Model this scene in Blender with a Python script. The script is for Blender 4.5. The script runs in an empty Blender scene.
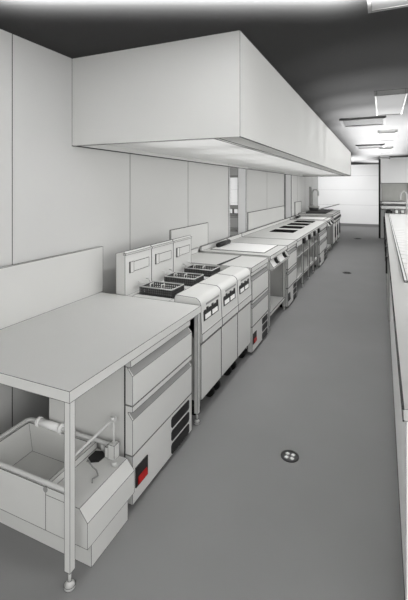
import bpy, bmesh, math, random
from mathutils import Vector
random.seed(4)
scene = bpy.context.scene
col = scene.collection
PI = math.pi

# ------------------------------------------------------------------ materials
def principled(name, color, rough=.5, spec=.3, metal=0., vary=.04, scale=6., bump=0., emit=None, estr=0.):
    m = bpy.data.materials.new(name); m.use_nodes = True
    nt = m.node_tree; b = nt.nodes['Principled BSDF']
    b.inputs['Roughness'].default_value = rough
    b.inputs['Metallic'].default_value = metal
    b.inputs['Specular IOR Level'].default_value = spec
    tc = nt.nodes.new('ShaderNodeTexCoord')
    nz = nt.nodes.new('ShaderNodeTexNoise'); nz.inputs['Scale'].default_value = scale
    nz.inputs['Detail'].default_value = 4
    cr = nt.nodes.new('ShaderNodeValToRGB')
    c = color if isinstance(color, tuple) else (color, color, color)
    cr.color_ramp.elements[0].position = .3; cr.color_ramp.elements[1].position = .7
    cr.color_ramp.elements[0].color = tuple(max(0, q*(1-vary)) for q in c) + (1,)
    cr.color_ramp.elements[1].color = tuple(min(1, q*(1+vary)) for q in c) + (1,)
    nt.links.new(tc.outputs['Object'], nz.inputs['Vector'])
    nt.links.new(nz.outputs['Fac'], cr.inputs['Fac'])
    nt.links.new(cr.outputs['Color'], b.inputs['Base Color'])
    if bump:
        bp = nt.nodes.new('ShaderNodeBump'); bp.inputs['Strength'].default_value = bump
        bp.inputs['Distance'].default_value = .002
        n2 = nt.nodes.new('ShaderNodeTexNoise'); n2.inputs['Scale'].default_value = 220
        nt.links.new(tc.outputs['Object'], n2.inputs['Vector'])
        nt.links.new(n2.outputs['Fac'], bp.inputs['Height'])
        nt.links.new(bp.outputs['Normal'], b.inputs['Normal'])
    if emit is not None:
        b.inputs['Emission Color'].default_value = (*emit, 1)
        b.inputs['Emission Strength'].default_value = estr
    return m

M = {}
M['steel'] = principled('satin_steel', (.60, .60, .585), .55, .25, vary=.012, scale=3)
M['steel_dark'] = principled('dark_steel', (.26, .26, .255), .5, .3)
M['hood'] = principled('hood_steel', (.62, .62, .605), .6, .2, vary=.01, scale=2)
M['wall'] = principled('wall_paint', (.58, .58, .57), .8, .1, vary=.012, scale=1.5)
M['white_wall'] = principled('white_wall_paint', (.88, .88, .88), .8, .1, vary=.01, scale=1.5)
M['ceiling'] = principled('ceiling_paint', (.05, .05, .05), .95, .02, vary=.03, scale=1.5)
M['floor'] = principled('floor_resin', (.24, .24, .24), .8, .1, vary=.02, scale=2, bump=.05)
M['base'] = principled('baseboard_grey', (.22, .22, .22), .6, .2)
M['base_dark'] = principled('dark_trim', (.04, .04, .04), .7, .1)
M['line'] = principled('dark_seam', (.07, .07, .07), .9, .0, vary=.0)
M['black'] = principled('black_plastic', (.012, .012, .012), .45, .3, vary=.2)
M['rubber'] = principled('black_rubber', (.01, .01, .01), .7, .2)
M['mesh'] = principled('dark_wire', (.06, .06, .06), .5, .3)
M['red'] = principled('red_switch', (.40, .008, .008), .35, .4)
M['white'] = principled('white_plastic', (.95, .95, .94), .4, .3, vary=.01)
M['bright'] = principled('lightened_hood_steel', (.88, .88, .87), .5, .3, vary=.01)  # hood steel made paler, in place of light reaching the underside
M['plate'] = principled('polished_plate', (.95, .95, .94), .35, .4, vary=.01)
M['glass_black'] = principled('black_cast_plate', (.006, .006, .006), .9, .02)
M['chrome'] = principled('brushed_tube', (.55, .55, .54), .4, .5, vary=.01)
M['grey'] = principled('grey_panel', (.42, .42, .40), .6, .2)
M['grille'] = principled('grille_grey', (.04, .04, .04), .6, .2)
M['lamp'] = principled('lit_diffuser', (.05, .05, .05), .9, .0, emit=(1, 1, .99), estr=.28)

# ------------------------------------------------------------------ mesh builder
LINES = True
class MB:
    def __init__(s):
        s.bm = bmesh.new()
    def box(s, x0, x1, y0, y1, z0, z1):
        v = [s.bm.verts.new((x, y, z)) for z in (z0, z1) for y in (y0, y1) for x in (x0, x1)]
        for f in ((0,2,3,1), (4,5,7,6), (0,1,5,4), (2,6,7,3), (0,4,6,2), (1,3,7,5)):
            s.bm.faces.new([v[i] for i in f])
        return s
    def prism_y(s, prof, y0, y1, smooth=False):          # closed (x,z) profile extruded along y
        n = len(prof)
        a = [s.bm.verts.new((p[0], y0, p[1])) for p in prof]
        b = [s.bm.verts.new((p[0], y1, p[1])) for p in prof]
        fs = [s.bm.faces.new(a), s.bm.faces.new(b[::-1])]
        for i in range(n):
            f = s.bm.faces.new((a[i], b[i], b[(i+1) % n], a[(i+1) % n])); fs.append(f)
        bmesh.ops.recalc_face_normals(s.bm, faces=fs)
        return s
    def prism_z(s, prof, z0, z1):
        n = len(prof)
        a = [s.bm.verts.new((p[0], p[1], z0)) for p in prof]
        b = [s.bm.verts.new((p[0], p[1], z1)) for p in prof]
        fs = [s.bm.faces.new(a), s.bm.faces.new(b[::-1])]
        for i in range(n):
            fs.append(s.bm.faces.new((a[i], b[i], b[(i+1) % n], a[(i+1) % n])))
        bmesh.ops.recalc_face_normals(s.bm, faces=fs)
        return s
    def prism_x(s, prof, x0, x1):                        # closed (y,z) profile extruded along x
        n = len(prof)
        a = [s.bm.verts.new((x0, p[0], p[1])) for p in prof]
        b = [s.bm.verts.new((x1, p[0], p[1])) for p in prof]
        fs = [s.bm.faces.new(a), s.bm.faces.new(b[::-1])]
        for i in range(n):
            fs.append(s.bm.faces.new((a[i], b[i], b[(i+1) % n], a[(i+1) % n])))
        bmesh.ops.recalc_face_normals(s.bm, faces=fs)
        return s
    def cyl(s, p0, p1, r0, r1=None, seg=18):
        r1 = r0 if r1 is None else r1
        p0, p1 = Vector(p0), Vector(p1); d = (p1-p0).normalized()
        u = d.orthogonal().normalized(); w = d.cross(u)
        ra = []; rb = []
        for i in range(seg):
            t = 2*PI*i/seg; o = u*math.cos(t)+w*math.sin(t)
            ra.append(s.bm.verts.new(p0+o*r0)); rb.append(s.bm.verts.new(p1+o*r1))
        fs = [s.bm.faces.new(ra[::-1]), s.bm.faces.new(rb)]
        for i in range(seg):
            f = s.bm.faces.new((ra[i], ra[(i+1) % seg], rb[(i+1) % seg], rb[i])); f.smooth = True; fs.append(f)
        bmesh.ops.recalc_face_normals(s.bm, faces=fs)
        return s
    def tube(s, pts, r, seg=12, closed=False):
        pts = [Vector(p) for p in pts]; n = len(pts); rings = []
        u = None
        for i, p in enumerate(pts):
            if closed: d = (pts[(i+1) % n]-pts[i-1]).normalized()
            else: d = (pts[min(i+1, n-1)]-pts[max(i-1, 0)]).normalized()
            u = d.orthogonal().normalized() if u is None else (u - d*u.dot(d)).normalized()
            w = d.cross(u)
            rings.append([s.bm.verts.new(p+(u*math.cos(2*PI*k/seg)+w*math.sin(2*PI*k/seg))*r) for k in range(seg)])
        fs = []
        for i in range(n if closed else n-1):
            a, b = rings[i], rings[(i+1) % n]
            for k in range(seg):
                f = s.bm.faces.new((a[k], a[(k+1) % seg], b[(k+1) % seg], b[k])); f.smooth = True; fs.append(f)
        if not closed:
            fs += [s.bm.faces.new(rings[0][::-1]), s.bm.faces.new(rings[-1])]
        bmesh.ops.recalc_face_normals(s.bm, faces=fs)
        return s
    def faces(s, verts, faces):
        v = [s.bm.verts.new(p) for p in verts]
        fs = [s.bm.faces.new([v[i] for i in f]) for f in faces]
        bmesh.ops.recalc_face_normals(s.bm, faces=fs)
        return s
    def seam(s, p0, p1, r):                              # a dark joint line on the surface
        s._bar(Vector(p0), Vector(p1), r); return s
    def _bar(s, a, b, r):
        d = b-a
        if d.length < 1e-5: return
        d.normalize(); u = d.orthogonal().normalized(); w = d.cross(u)
        a = a-d*r*.5; b = b+d*r*.5
        A = [s.bm.verts.new(a+(u*i+w*j)*r) for i, j in ((1,0),(0,1),(-1,0),(0,-1))]
        B = [s.bm.verts.new(b+(u*i+w*j)*r) for i, j in ((1,0),(0,1),(-1,0),(0,-1))]
        for k in range(4):
            s.bm.faces.new((A[k], A[(k+1) % 4], B[(k+1) % 4], B[k])).material_index = 1
        s.bm.faces.new(A[::-1]).material_index = 1; s.bm.faces.new(B).material_index = 1
    def build(s, name, mat, parent=None, line=None, ang=.62):
        # 'line': half width of the dark edge trim that runs along every hard edge
        if line is None: line = True
        if line and LINES:
            s.bm.normal_update()
            es = []
            for e in s.bm.edges:
                if any(f.material_index == 1 for f in e.link_faces): continue
                if len(e.link_faces) == 2:
                    if e.calc_face_angle(0) > ang: es.append((e.verts[0].co.copy(), e.verts[1].co.copy()))
                elif len(e.link_faces) == 1: es.append((e.verts[0].co.copy(), e.verts[1].co.copy()))
            for a, b in es:
                m = (a+b)/2
                if line is True:
                    d = max(1.5, min(math.hypot(m.x, m.y), 16))
                    r = .00054*d
                else: r = line
                s._bar(a, b, r)
        root = parent
        while root is not None and root.parent is not None: root = root.parent
        org = Vector(root.location) if root is not None else None
        if org is not None:
            bmesh.ops.translate(s.bm, verts=s.bm.verts, vec=-org)
        me = bpy.data.meshes.new(name); s.bm.to_mesh(me); s.bm.free()
        me.materials.append(mat if not isinstance(mat, str) else M[mat]); me.materials.append(M['line'])
        o = bpy.data.objects.new(name, me); col.objects.link(o)
        if parent is not None: o.parent = parent
        return o

def tag(o, label=None, cat=None, group=None, kind=None):
    if label: o['label'] = label
    if cat: o['category'] = cat
    if group: o['group'] = group
    if kind: o['kind'] = kind
    return o
def thing(name, label, cat, loc, group=None):
    o = bpy.data.objects.new(name, None); col.objects.link(o); o.location = loc
    o.empty_display_size = .1
    return tag(o, label, cat, group)
def struct(o): o['kind'] = 'structure'; return o
def recenter(o):
    # put the origin of a one-mesh thing at the middle of its base
    vs = [v.co for v in o.data.vertices]
    c = Vector(((min(v.x for v in vs)+max(v.x for v in vs))/2, (min(v.y for v in vs)+max(v.y for v in vs))/2, min(v.z for v in vs)))
    for v in o.data.vertices: v.co -= c
    o.location = c
    return o
def copy_tree(o, parent=None):
    c = o.copy(); col.objects.link(c)
    if parent is not None: c.parent = parent
    for ch in [q for q in bpy.data.objects if q.parent == o]: copy_tree(ch, c)
    return c
def arc(cx, cz, r, a0, a1, n):
    return [(cx+r*math.cos(a0+(a1-a0)*i/n), cz+r*math.sin(a0+(a1-a0)*i/n)) for i in range(n+1)]

# ------------------------------------------------------------------ layout
XW, XB, XF = -2.2, -2.17, -1.23          # wall face, back and front of the cook line
T, T2, ZC = .866, .912, 2.75             # worktable top, cook line top, ceiling
YFAR, YEND = 18.9, 15.4                  # far wall, end of the left wall
D1, D2 = (5.85, 6.73), (9.72, 10.54)     # doorways in the left wall

# ------------------------------------------------------------------ the setting
b = MB(); b.box(-7, 3.2, -1.6, YFAR+.15, -.1, 0); struct(b.build('floor', 'floor', line=False))
b = MB(); b.box(-7, 1.6, -.5, YFAR+.15, ZC, ZC+.1); struct(b.build('ceiling', 'ceiling', line=False))
b = MB()
cuts = [-1.6, -.65, .60, 1.85, 3.176, 4.42, D1[0]]
for a, c in zip(cuts, cuts[1:]): b.box(XW-.13, XW, a, c, 0, ZC)
b.box(XW-.13, XW, D1[0], D1[1], 2.12, ZC)
cuts = [D1[1], 8.13, D2[0]]
for a, c in zip(cuts, cuts[1:]): b.box(XW-.13, XW, a, c, 0, ZC)
b.box(XW-.13, XW, D2[0], D2[1], 2.12, ZC)
cuts = [D2[1], 11.4, 12.64, 14.0, YEND]
for a, c in zip(cuts, cuts[1:]): b.box(XW-.13, XW, a, c, 0, ZC)
struct(b.build('wall_left', 'wall', line=.0026))
b = MB()
cuts = [0, .46, .92, 1.38, 1.84, 2.30, ZC]
b.box(-7, 3.2, YFAR, YFAR+.12, 0, ZC)
for z in (.95, 1.62, 2.25): b.seam((-7, YFAR, z), (3.2, YFAR, z), .003)
struct(b.build('wall_far', 'white_wall'))
b = MB(); b.box(-7, 3.2, YFAR-.02, YFAR, 0, .12); struct(b.build('baseboard_far', 'base', line=False))
for i, (a, c) in enumerate((D1, D2)):
    b = MB()
    b.box(XW-.14, XW+.01, a+.001, a+.035, 0, 2.085); b.box(XW-.14, XW+.01, c-.035, c-.001, 0, 2.085); b.box(XW-.14, XW+.01, a+.001, c-.001, 2.085, 2.119)
    struct(b.build('door_%d' % (i+1), 'white_wall'))
# the room behind the doorways
b = MB()
YA = 13.4
WA, WB, WZ0, WZ1 = -5.45, -4.35, .80, 2.15
b.box(-7, WA, YA, YA+.1, 0, ZC); b.box(WB, XW-.13, YA, YA+.1, 0, ZC)
b.box(WA, WB, YA, YA+.1, 0, WZ0); b.box(WA, WB, YA, YA+.1, WZ1, ZC)
struct(b.build('wall_adjacent', 'wall'))
b = MB()
b.box(WA+.04, WB-.04, YA+.02, YA+.07, .97, 1.09); b.box(-4.9, -4.86, YA+.02, YA+.07, WZ0, .97)
b.box(WA, WA+.04, YA+.02, YA+.07, WZ0, WZ1); b.box(WB-.04, WB, YA+.02, YA+.07, WZ0, WZ1); b.box(WA+.04, WB-.04, YA+.02, YA+.07, WZ1-.05, WZ1)
struct(b.build('window_1', 'grey'))
b = MB()
b.box(XW, XW+.02, 2.72, D1[0]-.06, 2.085, 2.11)
b.box(XW, XW+.02, D1[1]+.06, D2[0]-.06, 2.085, 2.11)
struct(b.build('trim_1', 'wall'))

# worktable in the adjacent room
t = thing('prep_table', 'grey steel prep table in the room seen through the nearer doorway', 'table', (-4.3, 11.6, 0))
MB().box(-5.0, -3.6, 11.2, 12.0, .84, .88).build('tabletop', 'steel', t)
for x, y in ((-4.96, 11.24), (-3.64, 11.24), (-4.96, 11.96), (-3.64, 11.96)):
    MB().cyl((x, y, 0), (x, y, .84), .02).build('leg', 'steel', t)
MB().box(-4.96, -3.64, 11.24, 11.96, .42, .45).build('lower_shelf', 'steel', t)

# ------------------------------------------------------------------ extraction hood
HX, HY0, HY1, HZ0 = -.824, 2.397, 12.25, 2.07
t = thing('extraction_hood', 'long grey steel box hood hanging over the whole cook line', 'hood', ((XW+HX)/2, (HY0+HY1)/2, HZ0))
b = MB()
def ring(x0, x1, y0, y1, z): return [(x0, y0, z), (x1, y0, z), (x1, y1, z), (x0, y1, z)]
vs = ring(XW+.002, HX, HY0, HY1, ZC-.002)+ring(XW+.002, HX, HY0, HY1, HZ0)+ring(XW+.022, HX-.15, HY0+.03, HY1-.1, HZ0)+ring(XW+.022, HX-.15, HY0+.03, HY1-.1, HZ0+.05)
fs = [(0,1,2,3), (12,15,14,13)]
for k in range(3):
    for i in range(4):
        j = (i+1) % 4; fs.append((4*k+i, 4*k+j, 4*k+4+j, 4*k+4+i))
b.faces(vs, fs); b.build('canopy', 'hood', t)
MB().box(XW+.024, HX-.29, HY0+.032, HY1-.102, HZ0+.04, HZ0+.0495).build('lightened_underside', 'bright', t, line=False)  # added pale sheet, light on the hood underside put into its colour
b = MB(); b.prism_y([(HX-.151, HZ0+.012), (HX-.28, HZ0+.03), (HX-.28, HZ0+.06), (HX-.151, HZ0+.06)], HY0+.03, HY1-.1)
b.build('gutter', 'hood', t)

# ------------------------------------------------------------------ ceiling fittings
def ceiling_light(y, label):
    x0, x1 = -.07, .24
    t = thing('ceiling_light', label, 'ceiling light', ((x0+x1)/2, y, ZC-.05), 'ceiling light panels')
    b = MB()
    b.box(x0, x0+.02, y-.63, y+.63, ZC-.05, ZC-.001); b.box(x1-.02, x1, y-.63, y+.63, ZC-.05, ZC-.001)
    b.box(x0+.02, x1-.02, y-.63, y-.61, ZC-.05, ZC-.001); b.box(x0+.02, x1-.02, y+.61, y+.63, ZC-.05, ZC-.001)
    b.build('frame', 'steel_dark', t)
    MB().box(x0+.02, x1-.02, y-.61, y+.61, ZC-.045, ZC-.001).build('diffuser', 'lamp', t, line=False)
for y, l in ((1.72, 'ceiling light panel cut off by the top right corner of the photo'),
             (5.14, 'largest whole ceiling light panel, ahead of the first ceiling grille'),
             (8.3, 'ceiling light panel between the two ceiling grilles'),
             (11.5, 'small ceiling light panel just beyond the second ceiling grille'),
             (14.7, 'farthest and smallest ceiling light panel near the far wall')):
    ceiling_light(y, l)
for y, l in ((6.45, 'nearer square ceiling grille beside the light panels'), (10.4, 'farther square ceiling grille beside the light panels')):
    t = thing('ceiling_grille', l, 'vent', (-.26, y, ZC-.03), 'ceiling grilles')
    x0, x1, w = -.57, .05, .33
    b = MB(); b.box(x0, x0+.03, y-w, y+w, ZC-.03, ZC-.001); b.box(x1-.03, x1, y-w, y+w, ZC-.03, ZC-.001)
    b.box(x0+.03, x1-.03, y-w, y-w+.03, ZC-.03, ZC-.001); b.box(x0+.03, x1-.03, y+w-.03, y+w, ZC-.03, ZC-.001)
    b.build('frame', 'line', t)
    b = MB()
    for k in range(12):
        yy = y-w+.04+k*(2*w-.08)/12
        b.box(x0+.03, x1-.03, yy, yy+.035, ZC-.022, ZC-.004)
    b.build('louvre', 'grille', t, line=False)

# ------------------------------------------------------------------ worktable at the near end
t = thing('worktable', 'large grey steel worktable in the foreground over the basin and drawers', 'table', (-1.7, 2.0, 0))
MB().box(XB, XF, 1.326, 2.69, T-.05, T).build('tabletop', 'steel', t)
MB().box(XB-.015, XB+.012, 1.326, 2.72, T+.0005, 1.245).build('upstand', 'steel', t)
for x, y in ((XF-.017, 1.345), (XF-.022, 2.665), (XB+.05, 1.35), (XB+.05, 2.655)):
    l = MB().box(x-.0155, x+.0155, y-.0155, y+.0155, .075, T-.05).build('leg', 'steel', t)
    MB().cyl((x, y, .02), (x, y, .08), .007).cyl((x, y, .0), (x, y, .012), .024).cyl((x, y, .012), (x, y, .03), .024, .009).build('foot', 'chrome', l)

# ------------------------------------------------------------------ refrigerated drawer units
def drawer_unit(y0, y1, label, top=None, xb=-1.83, switch=True, red=True, T=T):
    t = thing('drawer_unit', label, 'drawer unit', ((xb+XF)/2, (y0+y1)/2, 0), 'refrigerated drawer units')
    cx = XF-.05
    MB().box(xb, cx, y0, y1, .06, (T-.056 if top is None else top-.05)).build('carcass', 'steel', t)
    MB().box(cx-.004, cx+.004, y0-.002, y0+.001, .06, T-.06).build('gasket', 'black', t, line=False)
    for x in (xb+.06, cx-.06):
        for y in (y0+.06, y1-.06):
            MB().cyl((x, y, 0), (x, y, .06), .018).build('foot', 'rubber', t, line=False)
    if top is not None:
        MB().box(XB, XF, y0-.015, y1+.010, top-.05, top).build('worktop', 'steel', t)
        MB().box(XB, XB+.02, y0-.015, y1+.010, top, top+.06).build('upstand', 'steel', t)
        zt2 = top-.06
    else: zt2 = T-.06
    MB().box(cx, XF-.012, y0, y1, zt2-.035, zt2).build('fascia', 'steel', t)
    for za, zb in ((.565, zt2-.037), (.295, .56)):
        d = MB().prism_y([(cx, za), (XF, za), (XF, zb-.075), (XF-.03, zb-.04), (XF-.03, zb-.035), (XF, zb-.03), (XF, zb), (cx, zb)] if za < .5 else
                         [(cx, za), (XF, za), (XF, zb-.045), (XF-.032, zb-.008), (XF-.032, zb), (cx, zb)], y0, y1).build('drawer', 'steel', t)
        zc = zb-.055 if za < .5 else zb-.024
        zq = zb-.076 if za < .5 else zb-.046
        MB().faces([(XF+.0015, y0+.01, zq), (XF+.0015, y1-.01, zq), (XF-.0285, y1-.01, zq+.036), (XF-.0285, y0+.01, zq+.036),
                    (XF-.0015, y0+.01, zq-.001), (XF-.0015, y1-.01, zq-.001), (XF-.0315, y1-.01, zq+.035), (XF-.0315, y0+.01, zq+.035)],
                   [(0,1,2,3), (7,6,5,4), (0,4,5,1), (1,5,6,2), (2,6,7,3), (3,7,4,0)]).build('handle', 'steel_dark', d, line=False)
    MB().box(cx, XF, y0, y1, .03, .29).build('lower_panel', 'steel', t)
    w = y1-y0
    for k in range(3):
        z0 = .036+k*.083
        ya, yb = y0+w*.59, y0+w*.94
        MB().prism_x([(ya+.012, z0), (yb-.012, z0), (yb, z0+.012), (yb, z0+.056), (yb-.012, z0+.068), (ya+.012, z0+.068), (ya, z0+.056), (ya, z0+.012)], XF-.002, XF+.003).build('vent', 'black', t, line=False)
    if switch:
        s = MB().box(XF-.002, XF+.006, y0+.025, y0+.145, .105, .215).build('power_switch', 'black', t, line=False)
        r = MB().prism_y([(XF+.006, .112), (XF+.016, .12), (XF+.010, .155), (XF+.006, .155)], y0+.045, y0+.13).build('rocker', 'red' if red else 'black', s, line=False)
        if red: r['label'] = 'red rocker'
    return t
drawer_unit(1.80, 2.53, 'grey drawer unit with red switch under the foreground worktable')
drawer_unit(3.965, 4.60, 'grey drawer unit with worktop just beyond the row of fryers', top=T2, xb=XB+.1)
drawer_unit(5.68, 6.33, 'grey drawer unit with worktop beyond the nearer griddle', top=T2, xb=XB+.1, red=False)
# the groove in the worktop past the fryers
b = MB(); b.prism_z([(-1.625, 3.96), (-1.575, 3.96), (-1.56, 4.605), (-1.575, 4.605)], T2-.002, T2+.002)
du = [o for o in bpy.data.objects if o.name.startswith('drawer_unit') and abs(o.location.y-4.28) < .1][0]
b.build('groove', 'line', du, line=False)

# ------------------------------------------------------------------ low basin unit under the worktable
t = thing('basin_unit', 'low grey steel basin unit with pipe rim under the foreground worktable', 'basin', (-1.62, 1.62, 0))
BX0, BX1, BY0, BY1, BM = -1.965, -1.20, 1.405, 1.776, -1.45
MB().box(BX0+.02, -1.22, 1.455, BY1-.035, .0, .128).build('plinth', 'steel', t)
b = MB()                                                            # hollow basin shell
zt, zb = .332, .19
O = [(BX0, BY0), (BM, BY0), (BM, BY1), (BX0, BY1)]
I = [(BX0+.025, BY0+.025), (BM-.02, BY0+.025), (BM-.02, BY1-.025), (BX0+.025, BY1-.025)]
J = [(BX0+.08, BY0+.06), (BM-.06, BY0+.06), (BM-.06, BY1-.05), (BX0+.08, BY1-.05)]
vs = [(x, y, .129) for x, y in O]+[(x, y, zt) for x, y in O]+[(x, y, zt) for x, y in I]+[(x, y, zb) for x, y in J]
fs = [(3,2,1,0)]
for i in range(4):
    j = (i+1) % 4
    fs += [(i, j, 4+j, 4+i), (4+i, 4+j, 8+j, 8+i), (8+i, 8+j, 12+j, 12+i)]
fs.append((12, 13, 14, 15))
b.faces(vs, fs); b.build('basin', 'steel', t)
b = MB()                                                            # sloped-front housing at the right
b.prism_y([(BM+.001, .129), (BX1, .129), (BX1, .245), (-1.247, .297), (BM+.001, .297)], BY0, BY1-.004)
b.box(BM+.001, -1.315, BY0, BY0+.016, .2972, .334)
b.build('housing', 'steel', t)
ZR = .345; r_ = .035; x0, x1, y0, y1 = BX0+.010, -1.32, BY0+.010, BY1-.010
pts = [(x1, y0, ZR-.035), (x1, y0, ZR-.012), (x1-.012, y0, ZR)]
pts += [(x0+r_-r_*math.sin(q*PI/10), y0+r_-r_*math.cos(q*PI/10), ZR) for q in range(6)]
pts += [(x0+r_-r_*math.cos(q*PI/10), y1-r_+r_*math.sin(q*PI/10), ZR) for q in range(6)]
pts += [(x1-.032, y1, ZR), (x1-.02, y1, ZR-.012), (x1-.02, y1, ZR-.045)]
MB().tube(pts, .011).build('rim_pipe', 'chrome', t, line=False)
MB().cyl((BM, BY0-.003, .322), (BM, BY0+.02, .322), .013).build('rim_clamp', 'steel_dark', t, line=False)
r = MB().cyl((-1.865, y1, ZR), (-1.705, y1, ZR), .022).build('roller', 'white', t, line=False)
r['label'] = 'white roller on the rim'
for x in (-1.872, -1.700):
    MB().cyl((x-.009, y1, ZR), (x+.009, y1, ZR), .028).build('flange', 'white', r, line=False)
# dark drain opening, tap block, folding spout and chain on the housing
zd = .297
MB().prism_z([(-1.435, 1.685), (-1.40, 1.665), (-1.365, 1.685), (-1.36, 1.735), (-1.395, 1.76), (-1.435, 1.745)], zd-.0005, zd+.006).build('drain_opening', 'black', t, line=False)
tap = MB().box(-1.335, -1.295, 1.725, 1.77, zd, zd+.078).box(-1.36, -1.337, 1.73, 1.765, zd, zd+.055).build('tap_body', 'steel', t)
MB().tube([(-1.315, 1.75, zd+.07), (-1.317, 1.75, .42), (-1.32, 1.75, .498)], .007).build('lever', 'chrome', tap, line=False)
MB().tube([(-1.32, 1.75, .501), (-1.36, 1.70, .46), (-1.41, 1.65, .405), (-1.45, 1.60, .363), (-1.48, 1.565, .335)], .008).build('spout', 'chrome', tap, line=False)
MB().cyl((-1.335, 1.75, .501), (-1.305, 1.75, .501), .013).build('pivot', 'chrome', tap, line=False)
MB().cyl((-1.275, 1.70, zd), (-1.275, 1.70, zd+.022), .015).build('valve_knob', 'chrome', t, line=False)
MB().cyl((-1.40, 1.772, zd), (-1.40, 1.772, zd+.04), .015).build('valve_knob', 'chrome', t, line=False)
MB().tube([(-1.42, 1.66, zd+.004), (-1.40, 1.64, zd+.03), (-1.35, 1.62, zd+.02), (-1.33, 1.625, zd+.006), (-1.30, 1.60, zd+.005), (-1.31, 1.57, zd+.005), (-1.295, 1.55, zd+.005)], .0035, seg=8).build('chain', 'steel_dark', t, line=False)

# ------------------------------------------------------------------ fryers
FP = .413
def fryer(y0):
    y1 = y0+FP-.006
    t = thing('fryer', 'x', 'fryer', (-1.62, (y0+y1)/2, 0), 'deep fryers')
    MB().box(-2.0, XF-.03, y0, y1, .14, .80).build('cabinet', 'steel', t)
    MB().box(XF-.03, XF-.006, y0+.003, y1-.002, .15, .565).build('door', 'steel', t)
    # console with rounded nose
    prof = [(-1.46, .80), (XF-.03, .575), (XF-.006, .575), (XF+.004, .585), (XF+.004, .645), (XF, .655), (XF-.010, .865)]
    prof += arc(XF-.062, .862, .053, .1, PI/2, 7) + [(-1.45, .92), (-1.46, .90)]
    c = MB().prism_y(prof, y0, y1).build('console', 'steel', t)
    MB().box(XF+.003, XF+.0055, y0, y1, .644, .648).build('fascia_joint', 'line', c, line=False)
    # control panel on the front face
    def onface(s, off):            # s: 0..1 up the face
        return (XF-.010*s+off, .655+.21*s+off*.05)
    def plate(ya, yb, s0, s1, off0, off1, name, mat, par):
        return MB().prism_y([onface(s0, off0), onface(s1, off0), onface(s1, off1), onface(s0, off1)], ya, yb).build(name, mat, par, line=False)
    plate(y0+.045, y1-.07, .36, .70, -.001, .004, 'control_panel', 'black', c)
    for k in (0, 1):
        ya = y0+.066+k*.140
        plate(ya, ya+.105, .41, .57, .0, .007, 'display', 'white', c)
    for k in range(6):
        ya = y0+.052+k*.05
        plate(ya, ya+.034, .70, .74+.06*(k % 2), -.001, .005, 'button', 'black', c)
    plate(y0+.10, y1-.04, .88, .95, -.001, .003, 'badge', 'steel_dark', c)
    # open vat behind the console
    b = MB()
    vx0, vx1 = -1.87, -1.525
    b.box(-2.0, vx0, y0, y1, .80, .855); b.box(vx1, -1.46, y0, y1, .80, .855)
    b.box(vx0, vx1, y0, y0+.10, .80, .855); b.box(vx0, vx1, y0+.335, y1, .80, .855)
    b.build('vat_rim', 'steel', t)
    # flue cabinet at the back
    f = MB().prism_y([(-2.01, .855), (-1.92, .855), (-1.92, 1.185), (-1.93, 1.22), (-2.01, 1.20)], y0, y1).build('flue', 'steel', t)
    MB().box(-1.935, -1.912, y0-.001, y1+.001, 1.19, 1.205).build('flue_cap', 'steel', f)
    b = MB(); b.box(-1.921, -1.914, y0+.06, y1-.05, 1.04, 1.12); b.box(-1.921, -1.908, y0+.06, y0+.11, 1.035, 1.125)
    b.build('flue_plate', 'steel', f)
    for x in (-1.93, XF-.09):
        for y in (y0+.06, y1-.06):
            k = MB().cyl((x, y-.018, .045), (x, y+.018, .045), .045).build('caster', 'rubber', t, line=False)
            MB().box(x-.02, x+.02, y-.026, y+.026, .07, .14).build('bracket', 'black', k, line=False)
    return t
Y0 = 2.702
f1 = fryer(Y0)
fl = ['deep fryer next to the worktable, nearest of the three', 'middle deep fryer of the three, between two others', 'deep fryer farthest from the worktable, beside the drawer unit']
f1['label'] = fl[0]
for k in (1, 2):
    c = copy_tree(f1); c.location.y += FP*k; c['label'] = fl[k]
# wire baskets resting on the vats
def basket(y0):
    ya, yb, xa, xb = y0+.115, y0+.318, -1.85, -1.545
    t = thing('fry_basket', 'x', 'basket', ((xa+xb)/2, (ya+yb)/2, .80), 'fry baskets')
    b = MB()
    z0, z1 = .802, .918
    for i in range(17):
        x = xa+(xb-xa)*i/16
        for y in (ya, yb): b.box(x-.004, x+.004, y-.003, y+.003, z0, z1)
        b.box(x-.004, x+.004, ya, yb, z0, z0+.005)
    for i in range(11):
        y = ya+(yb-ya)*i/10
        for x in (xa, xb): b.box(x-.003, x+.003, y-.004, y+.004, z0, z1)
        b.box(xa, xb, y-.004, y+.004, z0, z0+.005)
    for i in range(6):
        z = z0+.004+(z1-z0)*i/6
        b.box(xa, xb, ya-.003, ya+.003, z, z+.006); b.box(xa, xb, yb-.003, yb+.003, z, z+.006)
        b.box(xa-.003, xa+.003, ya, yb, z, z+.006); b.box(xb-.003, xb+.003, ya, yb, z, z+.006)
    b.build('wire_mesh', 'mesh', t, line=False)
    MB().box(xa+.01, xb-.01, ya+.01, yb-.01, .806, .86).build('fry_load', 'black', t, line=False)
    MB().tube([(xa, ya, z1), (xb, ya, z1), (xb, yb, z1), (xa, yb, z1)], .006, closed=True, seg=8).build('top_rail', 'chrome', t, line=False)
    for y in (ya+.04, yb-.04):
        MB().tube([(xa, y, z1), (xa-.02, y, z1+.03), (xa-.045, y, z1+.03)], .006, seg=8).build('hook', 'chrome', t, line=False)
    for x in (xa+.10, xb-.10):
        MB().tube([(x, ya, z1), (x, ya, z1+.03), (x, ya+.05, z1+.03), (x, ya+.05, z1)], .005, seg=8).build('grip', 'chrome', t, line=False)
    return t
k1 = basket(Y0)
bl = ['dark wire fry basket in the fryer nearest the worktable', 'dark wire fry basket in the middle fryer', 'dark wire fry basket in the fryer farthest from the worktable']
k1['label'] = bl[0]
for k in (1, 2):
    c = copy_tree(k1); c.location.y += FP*k; c['label'] = bl[k]

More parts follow.
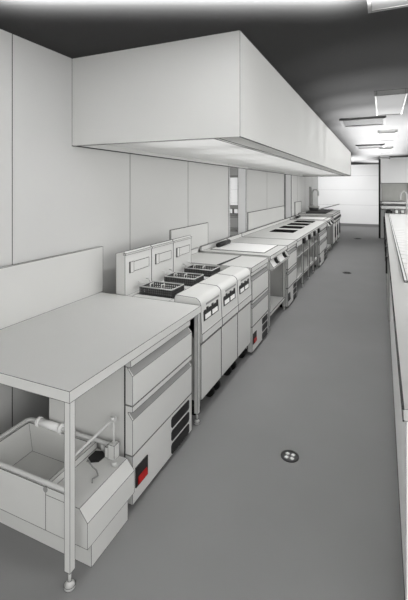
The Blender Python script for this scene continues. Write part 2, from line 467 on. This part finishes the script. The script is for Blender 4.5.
# splashback sheets on the wall
def splash(y0, y1, z0, z1, label):
    o = recenter(MB().box(XW+.002, XW+.019, y0, y1, z0, z1).build('splashback', 'steel'))
    tag(o, label, 'splashback')
splash(3.95, 5.0, .93, 1.26, 'grey splashback sheet on the wall between the fryers and nearer doorway')
splash(6.79, 9.66, .93, 1.29, 'long grey splashback sheet on the wall between the two doorways')
splash(11.0, 11.9, .93, 1.33, 'small grey splashback sheet on the wall behind the farther griddle')

# ------------------------------------------------------------------ griddle stands
def griddle(y0, y1, label, rear_panel=True):
    t = thing('griddle', label, 'griddle', (-1.7, (y0+y1)/2, 0))
    MB().box(XB, XF, y0, y1, T2-.045, T2).build('worktop', 'steel', t)
    MB().box(XB, XB+.02, y0, y1, T2, T2+.06).build('upstand', 'steel', t)
    MB().box(XB+.07, -1.36, y0+.2*(y1-y0), y1-.03, T2+.0005, T2+.006).build('hot_plate', 'plate', t)
    MB().cyl((-2.06, y0+.36, T2+.036), (-2.06, y0+.78, T2+.036), .034).build('roller_cover', 'black', t, line=False)
    f = MB().prism_y([(XF-.06, .735), (XF+.025, .745), (XF+.03, .77), (XF-.03, .866), (XF-.06, .866)], y0+.02, y1-.02).build('knob_fascia', 'steel', t)
    for k in (.26, .74):
        y = y0+(y1-y0)*k
        c = Vector((XF+.003, y, .815)); n = Vector((.096, 0, .06)).normalized()
        kb = MB().cyl(c, c+n*.04, .04).build('knob', 'black', f, line=False)
        MB().cyl(c+n*.04, c+n*.044, .03).build('knob_face', 'grey', kb, line=False)
    for x in (XF-.04, XB+.05):
        for y in (y0+.03, y1-.03):
            l = MB().box(x-.02, x+.02, y-.02, y+.02, .05, T2-.045).build('leg', 'steel', t)
            MB().cyl((x, y, 0), (x, y, .05), .014).build('foot', 'chrome', l, line=False)
    MB().box(XB+.08, XF-.03, y0+.05, y1-.05, .15, .19).build('lower_shelf', 'steel', t)
    if rear_panel:
        MB().box(XF-.28, XF-.26, y0+.05, y1-.05, .19, T2-.045).build('back_panel', 'grey', t)
    return t
griddle(4.71, 5.65, 'grey open griddle stand with two black knobs and bright plate, nearer of two')
griddle(10.2, 11.35, 'grey griddle stand with bright plate past the four black hobs, farther of two')

# ------------------------------------------------------------------ hob counter
t = thing('hob_counter', 'long grey open-legged counter with four black hob plates', 'hob counter', (-1.7, 8.25, 0))
HY = (6.35, 10.16)
MB().box(XB, XF, HY[0], HY[1], T2-.035, T2).build('worktop', 'steel', t)
MB().box(XB, XB+.02, HY[0], HY[1], T2, T2+.06).build('upstand', 'steel', t)
for y in (7.5, 8.27, 9.0, 9.72):
    MB().box(-1.92, -1.48, y-.22, y+.22, T2+.0005, T2+.008).build('hob_plate', 'glass_black', t, line=False)
MB().box(XF-.05, XF-.01, HY[0]+.02, HY[1]-.02, T2-.13, T2-.035).build('fascia', 'steel', t)
for y in (6.93, 7.5, 8.1, 8.67):
    MB().box(XF-.012, XF+.03, y-.07, y+.07, T2-.125, T2-.04).build('control_box', 'black', t, line=False)
for y in (6.39, 7.05, 7.68, 8.25, 8.75, 10.135):
    for x in (XF-.04, XB+.05):
        l = MB().box(x-.018, x+.018, y-.018, y+.018, .06, T2-.035).build('leg', 'steel', t)
        MB().cyl((x, y, 0), (x, y, .06), .012).build('foot', 'chrome', l, line=False)
MB().box(XB+.03, XF-.025, 6.38, 8.76, .60, .63).build('upper_shelf', 'steel', t)
MB().box(XB+.03, XF-.025, 6.38, 8.76, .22, .25).build('lower_shelf', 'steel', t)
drawer_unit(8.83, 10.1, 'grey drawer unit under the far end of the hob counter', xb=XB+.1, red=False, T=.818)

# ------------------------------------------------------------------ end cooker
t = thing('chargrill_range', 'grey range with black grill bars at the far end of the cook line', 'range', (-1.7, 12.4, 0))
CY = (11.42, 13.4); CT = 1.0
MB().box(XB, XF-.03, CY[0], CY[1], .12, CT-.05).build('cabinet', 'steel', t)
MB().box(XB, XF, CY[0], CY[1], CT-.05, CT).build('worktop', 'steel', t)
for k in range(3):
    ya = CY[0]+.03+k*.65
    d = MB().box(XF-.03, XF-.008, ya, ya+.60, .16, .72).build('door', 'steel', t)
    MB().box(XF-.008, XF+.02, ya+.50, ya+.54, .30, .62).build('handle', 'black', d, line=False)
MB().prism_y([(XF-.03, .74), (XF, .74), (XF+.02, .78), (XF, .94), (XF-.03, .94)], CY[0]+.01, CY[1]-.01).build('control_fascia', 'steel', t)
for k in range(6):
    y = CY[0]+.2+k*.32
    MB().cyl((XF+.008, y, .85), (XF+.045, y, .855), .035).build('knob', 'black', t, line=False)
for ya in (CY[0]+.12, CY[0]+.98):
    b = MB(); xa, xb, yb = -1.98, -1.42, ya+.8
    for k in range(13): b.box(xa+(xb-xa)*k/12-.012, xa+(xb-xa)*k/12+.012, ya, yb, CT+.02, CT+.045)
    for y in (ya, (ya+yb)/2, yb): b.box(xa, xb, y-.012, y+.012, CT, CT+.03)
    b.build('grill_grate', 'mesh', t, line=False)
for x in (XF-.09, XB+.09):
    for y in (CY[0]+.1, CY[1]-.1):
        MB().cyl((x, y, 0), (x, y, .12), .025).build('foot', 'chrome', t, line=False)
# pan, tap and ladle at the far end
t = thing('stock_pan', 'dark pan with raised lid on the far end range by the wall', 'pan', (-1.99, 12.3, CT+.045))
b = MB(); b.cyl((-1.87, 12.25, CT+.046), (-1.87, 12.25, CT+.13), .13, .15, seg=24).build('bowl', 'mesh', t, line=False)
MB().cyl((-1.87, 12.25, CT+.165), (-1.87, 12.25, CT+.195), .17, .10, seg=24).cyl((-1.87, 12.25, CT+.13), (-1.87, 12.25, CT+.165), .15, .17, seg=24).build('lid', 'grey', t, line=False)
t = thing('pot_filler_tap', 'grey pot filler column fixed to the wall above the far range', 'tap', (XW+.06, 13.5, 1.1))
MB().box(XW+.001, XW+.05, 13.42, 13.58, 1.05, 1.75).build('wall_plate', 'steel', t)
MB().tube([(XW+.09, 13.5, 1.02), (XW+.09, 13.5, 1.55), (XW+.13, 13.5, 1.66), (XW+.24, 13.5, 1.66), (XW+.28, 13.5, 1.6), (XW+.28, 13.5, 1.45)], .025).build('pipe', 'chrome', t, line=False)
MB().cyl((XW+.05, 13.5, 1.2), (XW+.09, 13.5, 1.2), .03).cyl((XW+.05, 13.5, 1.5), (XW+.09, 13.5, 1.5), .03).build('bracket', 'chrome', t, line=False)
t = thing('long_paddle', 'long grey stirring paddle leaning over the grill bars of the far range', 'paddle', (-1.6, 12.9, CT+.05))
MB().tube([(-1.75, 12.6, CT+.068), (-1.25, 13.35, CT+.2)], .014).build('handle', 'steel_dark', t, line=False)
MB().box(-1.86, -1.72, 12.4, 12.62, CT+.054, CT+.069).build('blade', 'steel_dark', t, line=False)

# ------------------------------------------------------------------ floor drains
def drain(x, y, r, label, mat):
    t = thing('floor_drain', label, 'drain', (x, y, 0), 'floor drains')
    b = MB(); n = 28
    vs = []; fs = []
    for i in range(n):
        a = 2*PI*i/n
        for rr, z in ((r, 0.0005), (r, .006), (r*.84, .006), (r*.84, .0005)): vs.append((x+rr*math.cos(a), y+rr*math.sin(a), z))
    for i in range(n):
        j = (i+1) % n
        for k in range(4): fs.append((4*i+k, 4*j+k, 4*j+(k+1) % 4, 4*i+(k+1) % 4))
    b.faces(vs, fs).build('ring', 'grille', t, line=False)
    MB().cyl((x, y, .0004), (x, y, .0015), r*.84, seg=24).build('bowl', mat, t, line=False)
    if mat == 'mesh':
        b = MB()
        for k in range(4):
            a = PI/4+k*PI/2; c, s = math.cos(a), math.sin(a); q = r*.44
            cx, cy = x+c*q, y+s*q; h = r*.24
            b.prism_z([(cx+h*math.cos(a2+.3), cy+h*math.sin(a2+.3)) for a2 in (0, PI/2, PI, 3*PI/2)], .001, .006)
        b.build('grate', 'white', t, line=False)
    else:
        b = MB()
        for k in (-1, 0, 1): b.box(x-r*.6, x+r*.6, y+k*r*.4-.004, y+k*r*.4+.004, .001, .005)
        b.build('grate', 'black', t, line=False)
drain(-.546, 2.58, .058, 'round floor drain with four light openings, nearest on the aisle floor', 'mesh')
drain(-.65, 8.56, .085, 'small dark floor drain halfway along the aisle', 'black')
drain(-.75, 14.4, .12, 'small dark floor drain farthest away near the far wall', 'black')

# ------------------------------------------------------------------ right-hand island
t = thing('island_counter', 'long grey island counter along the right edge of the aisle', 'counter', (.65, 8.0, 0))
IX = .075; IT = .9
MB().box(IX, 1.3, 1.7, 14.6, IT-.045, IT).build('worktop', 'steel', t)
MB().box(IX+.012, 1.25, 1.75, 14.55, .06, IT-.045).build('cabinet', 'white', t)
MB().box(IX+.05, 1.2, 1.8, 14.5, 0, .06).build('plinth', 'steel_dark', t, line=False)
b = MB()
for k in range(9):
    ya = 5.2+k*1.02
    b.box(IX-.004, IX+.0115, ya, ya+.99, .16, IT-.06)
    
b.build('cabinet_door', 'steel', t)
for k in range(9):
    ya = 5.2+k*1.02
    MB().box(IX-.03, IX-.004, ya+.86, ya+.90, .55, .78).build('handle', 'black', t, line=False)
# roller tray rack set on the island
t = thing('slatted_rack', 'pale slatted rack lying on the island counter at the right edge', 'rack', (.7, 8.0, IT))
b = MB(); b.box(IX+.105, IX+.13, 3.95, 13.6, IT+.005, IT+.016); b.box(1.2, 1.225, 3.95, 13.6, IT+.005, IT+.016)
b.build('side_rail', 'white', t, line=.004)
MB().box(IX+.131, 1.199, 3.96, 13.59, IT+.004, IT+.0048).build('tray', 'grey', t, line=False)
for k in range(32):
    ya = 4.0+k*.30
    MB().box(IX+.13, 1.2, ya, ya+.255, IT+.005, IT+.014).build('slat', 'white', t, line=False)

# partition with grey panel behind the island
b = MB(); b.box(-.05, 3.2, 14.85, 15.0, 0, 1.26); b.box(-.05, 3.2, 14.85, 15.0, 1.88, ZC); b.box(.80, 3.2, 14.85, 15.0, 1.26, 1.88)
b.box(-.05, -.01, 14.85, 15.0, 1.26, 1.88)
struct(b.build('wall_partition', 'white_wall'))
b = MB(); b.box(-.01, .80, 14.88, 14.95, 1.26, 1.88); struct(b.build('window_2', 'grey'))
b = MB(); b.box(-.10, -.052, 14.83, 15.02, 0, ZC); struct(b.build('trim_2', 'base_dark'))
t = thing('serving_shelf', 'white double shelf on the partition above the far end of the island', 'shelf', (.5, 14.5, 1.1))
MB().box(-.02, 1.3, 14.45, 14.848, 1.2, 1.26).build('shelf_board', 'white', t)
MB().box(-.02, 1.3, 14.35, 14.848, 1.03, 1.13).build('shelf_board', 'white', t)
for x in (.0, 1.25): MB().box(x, x+.03, 14.6, 14.848, .99, 1.2).build('bracket', 'steel', t)
t = thing('storage_box', 'small dark box on the island under the white shelf', 'box', (.14, 14.0, IT))
MB().box(.12, .30, 14.1, 14.4, IT+.0075, IT+.07).build('body', 'grille', t)
MB().box(.13, .26, 14.12, 14.38, IT+.07, IT+.12).build('top_cover', 'black', t, line=False)
for k, lab in ((0, 'white square canister left of the other under the white shelf'), (1, 'white square canister right of the other under the white shelf')):
    x = .38+k*.17
    t = thing('canister', lab, 'canister', (x+.05, 14.2, IT), 'white canisters on the island')
    MB().box(x, x+.10, 14.1, 14.3, IT+.0075, IT+.12).build('body', 'white', t)
    MB().box(x+.01, x+.09, 14.11, 14.29, IT+.12, IT+.135).build('lid', 'grey', t, line=False)
t = thing('gooseneck_tap', 'grey gooseneck tap on the island at the right edge of the photo', 'tap', (.62, 13.2, IT))
MB().cyl((.70, 13.75, IT+.0005), (.70, 13.75, IT+.05), .035).build('base', 'chrome', t, line=False)
MB().tube([(.70, 13.75, IT+.05), (.70, 13.75, 1.42), (.69, 13.75, 1.55), (.62, 13.75, 1.62), (.54, 13.75, 1.57), (.52, 13.75, 1.46), (.52, 13.75, 1.36)], .028).build('neck', 'chrome', t, line=False)

# ------------------------------------------------------------------ light
w = bpy.data.worlds.new('World'); scene.world = w; w.use_nodes = True
nt = w.node_tree; bg = nt.nodes['Background']
tc = nt.nodes.new('ShaderNodeTexCoord'); sx = nt.nodes.new('ShaderNodeSeparateXYZ')
mr = nt.nodes.new('ShaderNodeMapRange')                  # overcast sky, a little brighter towards the right-hand side
mr.inputs['From Min'].default_value = -.2; mr.inputs['From Max'].default_value = 1
mr.inputs['To Min'].default_value = 1.6; mr.inputs['To Max'].default_value = 2.08
nt.links.new(tc.outputs['Generated'], sx.inputs[0]); nt.links.new(sx.outputs['X'], mr.inputs['Value'])
nt.links.new(mr.outputs['Result'], bg.inputs[1])
bg.inputs[0].default_value = (1, 1, .99, 1)

def area(name, loc, rot, sx, sy, power, spread=PI):
    l = bpy.data.lights.new(name, 'AREA'); l.shape = 'RECTANGLE'; l.size = sx; l.size_y = sy; l.energy = power; l.spread = spread
    o = bpy.data.objects.new(name, l); col.objects.link(o); o.location = loc; o.rotation_euler = rot
    return o
def spot(name, loc, target, power, ang, blend=.6, radius=.05):
    l = bpy.data.lights.new(name, 'SPOT'); l.energy = power; l.spot_size = ang; l.spot_blend = blend; l.shadow_soft_size = radius
    o = bpy.data.objects.new(name, l); col.objects.link(o); o.location = loc
    o.rotation_euler = (Vector(target)-Vector(loc)).to_track_quat('-Z', 'Y').to_euler()
    return o

UP = [(3.6, 130), (4.4, 400), (5.2, 1000), (6.0, 2000)] + [(6.8+.55*k, 2500) for k in range(20)]
for y, p in UP:                                          # added fill spots at floor level, without fixtures, brightening the ceiling
    xo = -.95 if 13.6 < y < 16.3 else 0                  # clear of the partition
    spot('CeilingFill', (-.35+xo, y, .03), (xo, y+.1, ZC), p, math.radians(41), .9, 0)
for k in range(11):                                      # more added spots, by the cook line, to brighten the hood underside
    spot('HoodUndersideFill', (-.80, 2.9+.9*k, .03), (-1.36, 2.95+.9*k, 2.1), 75, math.radians(30), 1, 0)
for y in (3.6, 5.4, 7.2, 9.0, 10.8, 12.6, 16.5):                                # added fill below the ceiling that lifts the aisle floor
    spot('AisleFill', (-.3, y, ZC-.06), (-.1, y, 0), 42, math.radians(95), 1, .02)
for k in range(8):                                       # made-up spots under the hood, added to brighten the cook line
    spot('CookLineFill', (-1.09, 2.9+1.2*k, 2.085), (-1.3, 2.9+1.2*k, .9), 26, math.radians(115), 1, .03)
spot('FarWallFill', (-1.6, 16.2, ZC-.1), (-1.9, YFAR, 1.2), 230, math.radians(120), 1, .05)  # added fill spot that whitens the far wall
# added light strip just above the view, brightening the near ceiling
a_ = math.atan2(178, 397); c_, s_ = math.cos(a_), math.sin(a_)
lat, dep = -.05, 1.9
area('NearCeilingFill', (lat*c_-dep*s_, lat*s_+dep*c_, 2.67), (PI, 0, a_), 2.1, .05, 1000, math.radians(164))
def lp(l, d): return (l*c_-d*s_, l*s_+d*c_)
b = MB(); b.prism_z([lp(lat-1.1, dep-.035), lp(lat+1.1, dep-.035), lp(lat+1.1, dep+.015), lp(lat-1.1, dep+.015)], 2.661, 2.667)   # invented tray and hangers for the added strip, out of view
for l in (-1.09, 1.09):
    p = lp(lat+l, dep-.02); b.cyl((p[0], p[1], 2.667), (p[0], p[1], ZC), .006, seg=8)
struct(b.build('added_fill_tray', 'steel_dark', line=False))
# ------------------------------------------------------------------ camera
cam = bpy.data.cameras.new('Camera'); co = bpy.data.objects.new('Camera', cam); col.objects.link(co)
co.location = (0, 0, 1.75); co.rotation_euler = (PI/2, 0, math.atan2(178, 397))
cam.sensor_fit = 'VERTICAL'; cam.sensor_height = 36; cam.lens = 397/600*36
cam.shift_y = -113/600; cam.clip_start = .02
scene.camera = co
vs = scene.view_settings
vs.view_transform = 'Standard'; vs.look = 'None'; vs.exposure = 0; vs.gamma = 1
try: vs.use_curve_mapping = False
except Exception: pass
